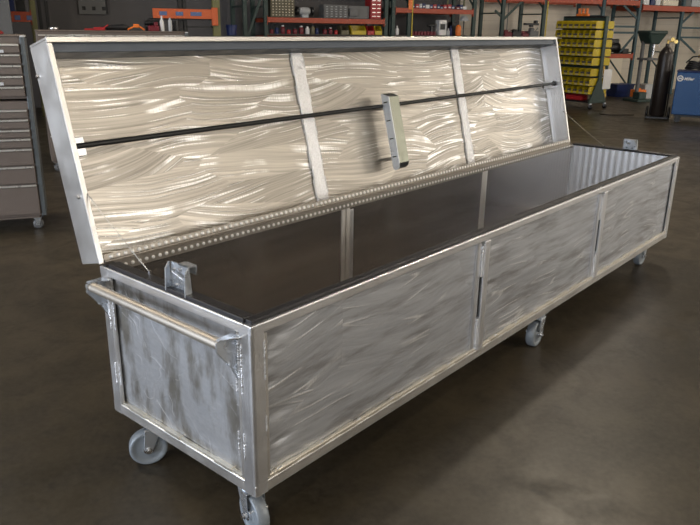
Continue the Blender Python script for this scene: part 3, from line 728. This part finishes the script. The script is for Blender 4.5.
# grey bench grinder
t = empty('bench_grinder', R(4.78, 2.5, 1.808), AZ, label='grey bench grinder between the two organizers', cat='bench grinder')
MB().lathe([(.06,-.12),(.08,-.08),(.08,.08),(.06,.12)], (0,.1,.13), (1,0,0), 18).box(-.07,.07,.03,.17,0,.06).build('motor', M['lightgrey'], t)
for s in (-1, 1): MB().lathe([(.09,-.02),(.09,.02)], (s*.17,.1,.13), (1,0,0), 20).build('wheel', M['black'], t)
# dark jars and white-capped bottles on the lower shelf
for i, (s, h, w, mt, cap) in enumerate([(4.0,.10,.09,'darkred',0),(4.12,.14,.08,'navy',0),(4.25,.17,.09,'darkred',1),(4.38,.10,.08,'red',0),(4.52,.12,.09,'darkred',0),(4.66,.16,.10,'darkred',1),(4.80,.15,.09,'white',1),(4.92,.18,.09,'brownorg',0),(5.02,.14,.07,'navy',0),(5.20,.12,.09,'darkred',0),(5.33,.14,.08,'darkred',1),(5.46,.10,.08,'red',0)]):
    names = {'darkred': 'dark red', 'navy': 'navy', 'red': 'red', 'white': 'white', 'brownorg': 'brown'}
    m = MB().lathe([(w*.45,0),(w*.5,.01),(w*.5,h*.72),(w*.28,h*.86)], (0,0,0), (0,0,1), 14)
    place_ = ['first', 'second', 'third', 'fourth', 'fifth', 'sixth', 'seventh', 'eighth', 'ninth', 'tenth', 'eleventh', 'twelfth'][i]
    t = empty('jar', R(s, 2.47, 1.478), AZ, label=f'small {names[mt]} jar, {place_} from the left on the shelf below the organizers', cat='jar', group='jars on the shelf under the organizers')
    m.build('body', M[mt], t)
    MB().lathe([(w*.32,h*.84),(w*.32,h)], (0,0,0), (0,0,1), 12).build('cap', M['white' if cap else 'black'], t)
for s, mt, w, lb in ((5.56,'brownorg',.19,'dull brown open bin left of the yellow bins on the rack'), (5.80,'yellow',.36,'wide yellow open bin left of the red bin on the rack'), (6.19,'red',.17,'red open bin between the two yellow bins on the rack'), (6.37,'yellow',.18,'yellow open bin right of the red bin on the rack')):
    m = crate(w-.01, .25, .19, .012, .45); item('storage_bin', m, M[mt], s, 2.40, 1.476, lb, 'bin', bevel=.002)
# rack with blue and red boxes
cs = ['navy','red','lightgrey','navy','white','navy','red','navy','navy','red','red','navy','darkred','navy','white']
rnd = random.Random(3); s = 7.27
ordn = ['first','second','third','fourth','fifth','sixth','seventh','eighth','ninth','tenth','eleventh','twelfth','thirteenth','fourteenth','fifteenth']
cn = {'navy':'navy blue','red':'red','lightgrey':'light grey','white':'white','darkred':'dark red'}
for i, c_ in enumerate(cs):
    w = rnd.uniform(.07,.105); h = rnd.uniform(.05,.10)
    o = MB().box(0, w, 0, .16, 0, h).build('parts_box', M[c_], None, .003)
    MB().box(w*.2, w*.8, -.003, .001, h*.2, h*.5).build('box_label', M['white'], o)
    place(o, R(s, 2.40+rnd.uniform(0,.04), 2.058), AZ, label=f'small {cn[c_]} parts box, {ordn[i]} from the left on the upper beam', cat='box', group='parts boxes on the upper rack beam'); s += w+.012
for i in range(8):
    s = 7.32+i*.082
    t = empty('jar', R(s, 2.43, 1.478), AZ, label=f'squat dark red pot, {ordn[i]} from the left below the parts boxes', cat='jar', group='dark red pots below the parts boxes')
    MB().lathe([(.034,0),(.036,.06),(.03,.075)], (0,0,0), (0,0,1), 12).build('body', M['darkred'], t)
    MB().lathe([(.03,.073),(.03,.085)], (0,0,0), (0,0,1), 12).build('cap', M['darkred'], t)
for i in range(5):
    s = 6.88+i*.075 if i < 3 else 7.45+i*.1
item('bottle', bottle(.09,.20), M['white'], 6.93, 2.44, 1.478, 'white bottle at the left end below the parts boxes', 'bottle')
t = empty('dispenser', R(8.02, 2.43, 1.478), AZ, label='white dispenser with dark window on the lower rack shelf', cat='dispenser')
MB().box(0,.20,0,.18,0,.13).box(0,.20,0,.18,.25,.34).box(0,.03,0,.18,.13,.25).box(.17,.20,0,.18,.13,.25).build('body', M['white'], t, .01)
MB().box(.03,.17,.03,.15,.13,.25).build('window', M['black'], t)
item('power_drill', MB().lathe([(.03,-.1),(.04,.08)], (0,.05,.22), (1,0,0), 14).box(-.02,.03,.02,.08,0,.2), M['black'], 7.86, 2.47, 1.478, 'black drill standing left of the white dispenser', 'drill')
item('bottle', bottle(.07,.16), M['lightgrey'], 8.28, 2.45, 1.478, 'grey bottle just right of the white dispenser', 'bottle')
item('bottle', bottle(.08,.22), M['navy'], 8.37, 2.50, 1.478, 'navy bottle between the dispenser and the orange canister', 'bottle')
item('canister', MB().lathe([(.06,0),(.065,.02),(.065,.2),(.03,.24)], (0,0,0)), M['orangep'], 8.53, 2.42, 1.478, 'orange canister on the lower rack shelf', 'canister')
t = empty('table_lamp', R(8.72, 2.5, 1.478), AZ, label='lamp with pale cone shade beside the orange canister', cat='lamp')
MB().lathe([(.06,0),(.06,.015)], (0,0,0)).tube([(0,0,.015),(0,0,.36)], .012, 8).build('stem', M['black'], t)
MB().lathe([(.13,.33),(.06,.44),(.055,.44),(.125,.33)], (0,0,0)).build('lamp_shade', M['lightgrey'], t)
item('box', MB().box(0,.12,0,.2,0,.30), M['black'], 8.45, 2.56, 1.478, 'black box standing behind the orange canister', 'box')
item('gas_can', MB().box(0,.2,0,.15,0,.2).tube([(.05,.07,.2),(.05,.07,.26)],.02,8), M['red'], 8.66, 2.84, 1.478, 'red can behind the cone-shaded lamp', 'can')
item('equipment_frame', MB().box(0,.03,0,.03,0,.55).box(.45,.48,0,.03,0,.55).box(0,.48,0,.03,.52,.55), M['olive'], 8.40, 2.75, 2.058, 'olive frame on top of the parts box rack', 'frame')
# dark machines on the right hand low shelf
for i, (s, w, h, mt, lb) in enumerate([(9.85,.22,.20,'darkred','dark red machine beside the green braced upright'), (10.10,.24,.22,'black','black machine between two dark red ones on the low shelf'), (10.38,.18,.18,'darkred','dark red machine right of the black one on the low shelf'), (10.60,.26,.26,'grey','grey machine with round head beside the yellow strip')]):
    m = MB().box(0,w,0,.25,0,h*.7).lathe([(h*.22,-.05),(h*.22,.05)], (w*.4,.1,h*.78), (1,0,0), 14).tube([(w*.8,.1,h*.6),(w,.05,h)], .012, 6)
    item('machine', m, M[mt], s, 2.42, 1.425, lb, 'machine')
for dx_, w_ in ((0, 'left'), (.14, 'right')):
    item('pipe', MB().tube([(0,0,0),(0,0,.9)], .012, 8), M['grey'], 10.55+dx_, 3.5, 1.5, f'thin grey pipe on the tan wall, {w_} one of the close pair', 'pipe')
# vacuum-like hoses
item('desk_vise', MB().box(-.2,.2,0,.1,.04,.09).box(-.03,.03,0,.1,0,.04).box(.1,.16,0,.1,.09,.15), M['black'], 10.60, 2.36, 1.70, 'black flat clamp above the grey machine', 'clamp')

# ------------------------------------------------------------------ yellow bin cart
CA = math.radians(165)               # azimuth of the front normal of the cart
cx_ = Vector((math.cos(CA+PI/2), math.sin(CA+PI/2), 0))   # long axis, from far... to near end
cyv = -Vector((math.cos(CA), math.sin(CA), 0))            # away from the front
RZC = math.atan2(cx_.y, cx_.x)
base = Vector((14.21, 4.66, 0))      # near end of the centre plane
C0 = base
cart = empty('bin_cart', C0, RZC, label='green A-frame cart on casters carrying rows of yellow bins', cat='cart')
CL = 1.10
for x in (0, -CL):
    MB().prism([(x, -.30, .13), (x, .30, .13), (x, .05, .62), (x, .05, 1.93), (x, -.05, 1.93), (x, -.05, .62)], (.03, 0, 0)).build('end_frame', M['green'], cart, .004)
    for y in (-.25, .25):
        c = MB().box(x-.01, x+.05, y-.03, y+.03, .10, .13).bar((x+.02, y, .11), (x+.04, y, .05), .04, .04); cc = c.build('caster', M['zinc'], cart)
        MB().lathe([(.05,-.015),(.05,.015)], (x+.04, y, .05), (0,1,0), 16).build('wheel', M['black'], cc)
MB().box(-CL, .0, -.02, .02, .45, 1.90).build('center_sheet', M['green'], cart)
MB().box(-CL, 0, -.30, .30, .14, .17).build('base_shelf', M['black'], cart)
rowz = [1.68, 1.49, 1.30, 1.115, .925, .70, .50, .32]
BWd, BD, BH = .145, .27, .155
for z in rowz: MB().box(-CL, .0, -.034, .034, z+BH-.035, z+BH-.012).box(-CL, .0, -.28, .28, z-.014, z-.004).build('louvre_rail', M['black'], cart)
MB().box(-CL, 0, -.03, .03, 1.90, 1.935).build('top_rail', M['black'], cart)
mb_ = MB(); mb_.box(0, BWd, 0, BD, 0, .006); mb_.box(0, BWd, BD-.006, BD, .006, BH)
for x in (0, BWd-.006): mb_.prism([(x,0,.006),(x,BD-.006,.006),(x,BD-.006,BH),(x,.03,BH),(x,0,BH*.8)], (.006,0,0))
mb_.box(.006, BWd-.006, 0, .006, .006, BH*.30)
binmesh = mb_.build('parts_bin', M['yellow'], None)
bc_ = MB().box(.008, BWd-.008, .04, BD-.02, .008, BH*.55).build('contents', M['deck'], binmesh)  # parts fill; its dark tone also stands in for shade inside the bin
bl_ = MB().box(BWd*.35, BWd*.9, -.003, .0, BH*.05, BH*.22).build('bin_label', M['binlabel'], binmesh)
first = True
def binat(x, y, z, flip, lb, grp):
    global first
    o = binmesh if first else binmesh.copy()
    if not first:
        COL.objects.link(o)
        for ch in (bc_, bl_):
            k_ = ch.copy(); COL.objects.link(k_); k_.parent = o
    first = False
    q = C0 + cx_*x + cyv*y + Vector((0,0,z)); place(o, q, RZC + (PI if flip else 0), label=lb, cat='bin', group=grp)
rw = ['top row','second row','third row','fourth row','fifth row','sixth row','seventh row','bottom row']
cl_ = [a.replace(' from the green end frame','').replace(' the green end frame','') for a in ['nearest the green end frame','second from the green end frame','third from the green end frame','fourth from the green end frame','fifth from the green end frame','sixth from the green end frame','farthest from the green end frame']]
for j, z in enumerate(rowz):
    for i in range(7):
        binat(-.005-(i+1)*.152, -.035-BD, z, False, f'yellow bin on cart front, {rw[j]}, {cl_[i]} from the end frame', 'yellow bins on the bin cart')
    if j not in (5,):
        binat(-.008, .035+BD, z, True, f'yellow bin on the back side of the bin cart, {rw[j]}', 'yellow bins on the bin cart')
def citem(name, m, mat, x, y, z, label, cat):
    o = m.build(name, mat, None, .004); place(o, C0 + cx_*x + cyv*y + Vector((0,0,z)), RZC, label=label, cat=cat); return o
citem('storage_bin', crate(.42,.22,.115,.01,.8), M['red'], -.62, -.27, .176, 'red open bin on the base of the bin cart', 'bin')
citem('storage_bin', crate(.40,.22,.115,.01,.8), M['darkred'], -1.07, -.27, .176, 'dark red open bin behind the red bin on the cart base', 'bin')
citem('paper_card', MB().box(0,.28,0,.004,0,.42), M['white'], .035, .10, .42, 'white card hanging on the end of the bin cart', 'card').rotation_euler = (0,0,RZC+PI/2)
m = MB()
for i in range(3): m.tube([(i*.10,0,0),(i*.10,0,.14)], .03, 8)
m.box(-.05,.25,-.04,.04,-.02,.03)
citem('tool_holder', m, M['orangep'], -.72, 0, 1.955, 'orange holder with upright handles on top of the bin cart', 'tool holder')

# ------------------------------------------------------------------ right background
t = empty('compressor', R(13.25, 2.45, 1.078), AZ, label='black compressor on the low orange beam of the teal rack', cat='compressor')
MB().lathe([(.05,0),(.12,.03),(.12,.37),(.05,.40)], (.02,.15,.15), (1,0,0), 18).build('tank', M['black'], t)
MB().box(.05,.35,.05,.25,.25,.36).build('motor', M['black'], t, .02); MB().box(.0,.05,.05,.25,0,.06).box(.38,.43,.05,.25,0,.06).build('foot', M['black'], t)
item('power_tool', MB().box(0,.2,0,.15,0,.12).tube([(.02,.05,.1),(.15,.05,.22)],.03,8), M['black'], 13.72, 2.47, 1.078, 'small black tool beside the black compressor', 'power tool')
item('wall_board', MB().box(0,1.08,0,.03,0,.82), M['tan'], 13.62, 3.42, .14, 'large tan board leaning behind the teal rack', 'board')
m = MB().hexa([(.03,.03,0),(.57,.03,0),(.57,.37,0),(.03,.37,0),(0,0,.30),(.6,0,.30),(.6,.4,.30),(0,.4,.30)]); 
tb = item('tote_box', m, M['navy'], 13.22, 2.0, .0, 'navy plastic tote on the floor under the teal rack', 'tote')
MB().box(-.02,.62,-.02,.42,.30,.325).build('lid', M['navy'], tb, .004)
item('trash_bin', MB().hexa([(.02,.02,0),(.30,.02,0),(.30,.28,0),(.02,.28,0),(0,0,.36),(.32,0,.36),(.32,.3,.36),(0,.3,.36)]), M['lightgrey'], 13.62, 1.45, 0, 'pale grey bin on the floor beside the navy tote', 'bin')
# drill press
t = empty('drill_press', R(13.0, 1.0), AZ, label='dark green drill press standing against the tan wall', cat='drill press')
MB().box(-.25,.25,-.2,.3,0,.06).box(-.12,.12,-.1,.12,.06,.22).build('base', M['green'], t, .01)
MB().tube([(0,.12,.05),(0,.12,1.55)], .045, 14).build('column', M['grey'], t)
MB().hexa([(.0,-.12,1.35),(.28,-.12,1.35),(.28,.2,1.35),(.0,.2,1.35),(-.14,-.18,1.58),(.42,-.18,1.58),(.42,.22,1.58),(-.14,.22,1.58)]).box(-.15,.44,-.19,.23,1.58,1.66).build('head', M['green'], t, .02)
MB().tube([(.18,-.05,1.35),(.18,-.05,1.10)], .03, 10).tube([(.18,-.05,1.12),(.18,-.05,1.02)], .012, 8).build('spindle', M['steel'], t)
MB().box(-.12,.32,-.2,.15,.98,1.03).build('table', M['grey'], t, .01)
for k in range(3):
    a = k*2.09; MB().tube([(.32,0,1.42),(.36,.12*math.cos(a),1.42+.14*math.sin(a))], .008, 6).build('feed_lever', M['steel'], t)
item('toolbox', MB().box(0,.34,0,.2,0,.18).box(.1,.24,.08,.12,.18,.21), M['orangep'], 13.18, 1.3, 0.062, 'orange box on the floor behind the drill press', 'box')
# gas cylinder on its cart
t = empty('gas_cylinder_cart', (13.29,3.05,0), math.radians(-75), label='two-wheeled black cart strapped to the tall dark cylinder', cat='cart')
MB().box(-.20,.20,-.16,.2,.03,.06).tube([(-.15,.18,.05),(-.15,.18,1.0),(-.08,.26,1.15),(.08,.26,1.15),(.15,.18,1.0),(.15,.18,.05)], .014, 8).build('frame', M['black'], t)
for x in (-.20,.20): MB().lathe([(.03,-.025),(.10,-.025),(.12,-.015),(.12,.015),(.10,.025),(.03,.025)], (x,.12,.12), (1,0,0), 20).build('wheel', M['black'], t)
t = empty('gas_cylinder', (13.29,3.05,.062), math.radians(-75), label='tall dark gas cylinder with brass valve left of the blue welder', cat='gas cylinder')
MB().lathe([(.12,0),(.135,.02),(.135,1.12),(.12,1.2),(.07,1.28),(.035,1.31),(.035,1.36)], (0,0,0), (0,0,1), 28).build('body', M['cyl'], t)
v = MB().tube([(0,0,1.36),(0,0,1.43)], .018, 10).tube([(0,0,1.40),(.12,-.02,1.40)], .014, 8).build('valve', M['brass'], t)
MB().lathe([(.035,0),(.035,.03)], (.08,-.03,1.44), (0,-1,0), 14).lathe([(.035,0),(.035,.03)], (.14,-.03,1.40), (0,-1,0), 14).build('gauge', M['brass'], v)
# welder
WX, WY = 0, 0
WB = Vector((12.965, 2.70, 0)); WR = math.radians(-75)
def witem(name, m, mat, x, y, z, label, cat):
    o = m.build(name, mat, None, .004); place(o, WB + Vector((math.cos(WR)*x - math.sin(WR)*y, math.sin(WR)*x + math.cos(WR)*y, z)), WR, label=label, cat=cat); return o
t = empty('welder', WB, WR, label='blue welding machine on casters at the right edge', cat='welder')
MB().box(0,1.15,0,.65,.15,.93).build('body', M['blue'], t, .015)
MB().box(-.01,1.16,-.01,.66,.93,.95).build('top_plate', M['navy'], t, .005)
MB().box(.05,1.1,.05,.6,.11,.15).build('underframe', M['black'], t)
for x in (.12,1.0):
    for y in (.1,.55):
        c = MB().box(x-.03,x+.03,y-.03,y+.03,.08,.115).build('caster', M['black'], t); MB().lathe([(.055,-.02),(.055,.02)], (x,y,.055), (0,1,0), 16).build('wheel', M['black'], c)
lg = MB(); NN = 28
ro, ri = .055, .036
ring = [[(.065+math.cos(2*PI*k/NN)*r, y, .815+math.sin(2*PI*k/NN)*r*1.0) for k in range(NN)] for r, y in ((ro,-.004),(ri,-.004),(ri,-.001),(ro,-.001),(ro,-.004))]
lg.rings(ring, False, False)
lg.prism([(x-.095,y,z) for x,y,z in [(.125,-.005,.795),(.150,-.005,.840),(.160,-.005,.815),(.172,-.005,.840),(.197,-.005,.795),(.180,-.005,.795),(.170,-.005,.815),(.160,-.005,.797),(.150,-.005,.815),(.142,-.005,.795)]], (0,.003,0))
lg.build('logo_ring', M['white'], t)
cu = bpy.data.curves.new('lettering', 'FONT'); cu.body = 'Miller'; cu.size = .072; cu.extrude = .002; cu.shear = .25; cu.offset = .002
tmp = bpy.data.objects.new('tmp', cu); COL.objects.link(tmp); bpy.context.view_layer.update()
me = bpy.data.meshes.new_from_object(tmp.evaluated_get(bpy.context.evaluated_depsgraph_get())); bpy.data.objects.remove(tmp)
me.materials.clear(); me.materials.append(M['white'])
lt_ = bpy.data.objects.new('lettering', me); COL.objects.link(lt_); lt_.parent = t; lt_.location = (.130, -.003, .787); lt_.rotation_euler = (PI/2, 0, 0)
MB().lathe([(.02,0),(.02,.012)], (.47,-.0,.55), (0,-1,0), 12).build('knob', M['black'], t)
MB().box(.60,.70,-.004,.002,.28,.30).build('warning_label', M['lightgrey'], t)
# torch cable coil, blue box on welder
m = MB()
for k in range(4):
    pts = [(.30+.20*math.cos(a)*(1-.08*k), .3+.14*math.sin(a)*(1-.08*k), .03+.035*k+.02*math.sin(2*a)) for a in [i*2*PI/20 for i in range(21)]]
    m.tube(pts, .017, 8)
m.tube([(.1,.2,.13),(.2,.15,.24),(.35,.12,.26),(.45,.14,.18)], .014, 8)
witem('cable_coil', m, M['black'], .02, 0, .962, 'black welding cable coiled on top of the blue welder', 'cable')
m = MB().tube([(0,0,.03),(.1,0,.09),(.2,0,.06)], .025, 10); witem('welding_torch', m, M['brass'], .30, .18, 1.17, 'pale torch handle lying on the black cable coil', 'torch')
m = MB().box(0,.5,0,.35,0,.22); o = witem('wire_feeder', m, M['blue'], .62, .15, .952, 'small blue wire feeder box on the blue welder', 'wire feeder')
MB().tube([(.1,.17,.22),(.1,.17,.27),(.4,.17,.27),(.4,.17,.22)], .012, 8).build('handle', M['black'], o)
# goods on the high right beams
for s, w, h, mt, lb in ((14.20,.20,.20,'white','white box, leftmost on the high orange beam at right'), (14.46,.14,.24,'navy','narrow navy box on the high orange beam at right'), (14.64,.16,.22,'white','narrow white box beside the navy box on the high beam'),
                        (14.9,.55,.14,'tan','low tan carton on the high orange beam'), (15.68,.24,.25,'grey','dark grey case on the high orange beam'), (15.95,.55,.24,'lightgrey','light grey carton near the right edge on the high beam'), (16.62,.6,.26,'white','white carton at the right edge on the high beam')):
    item('carton', MB().box(0,w,0,.3,0,h).box(w*.15,w*.5,-.003,.001,h*.2,h*.5), M[mt], s, 2.46, 2.304, lb, 'box')
# barrow-like leaning bars on tan wall
m = MB().bar((0,0,.02),(.05,.35,1.35), .04, .04); item('steel_bar', m, M['brass'], 12.75, 1.9, 0, 'brown bar leaning left of the drill press', 'bar')
m = MB().bar((0,0,.02),(.02,.35,1.2), .04, .04); item('steel_bar', m, M['olive'], 12.62, 1.95, 0, 'olive bar leaning beside the brown bar', 'bar')
# floor hose
m = MB().tube([(13.72,4.30,.010),(13.45,4.26,.010),(13.2,4.15,.010),(13.2,3.95,.010),(13.45,3.72,.010),(13.6,3.6,.010)], .009, 8)
ho = m.build('air_hose', M['black'], None, 0, Vector((13.4,4.0,0))); place(ho, (13.4,4.0,0), label='thin dark hose lying on the floor before the bin cart', cat='hose')

# ------------------------------------------------------------------ camera, view
cam = bpy.data.cameras.new('Camera'); co = bpy.data.objects.new('Camera', cam); COL.objects.link(co); S.camera = co
co.location = (-1.243, -1.4366, 1.6269)
co.matrix_world = Matrix.Translation(co.location) @ (Matrix.Rotation(-.8609, 4, 'Z') @ Matrix.Rotation(-.0149, 4, 'Y') @ Matrix.Rotation(1.2456, 4, 'X'))
cam.sensor_fit = 'HORIZONTAL'; cam.sensor_width = 36; cam.lens = 697.57/700*36; cam.clip_start = .05; cam.clip_end = 200
S.view_settings.view_transform = 'Standard'; S.view_settings.look = 'None'; S.view_settings.gamma = 1; S.view_settings.use_curve_mapping = False
S.view_settings.exposure = .42
S.cycles.sample_clamp_indirect = 2.5
S.cycles.caustics_reflective = True
S.cycles.blur_glossy = 1.0
S.cycles.use_adaptive_sampling = False
S.cycles.denoising_input_passes = 'RGB_ALBEDO'
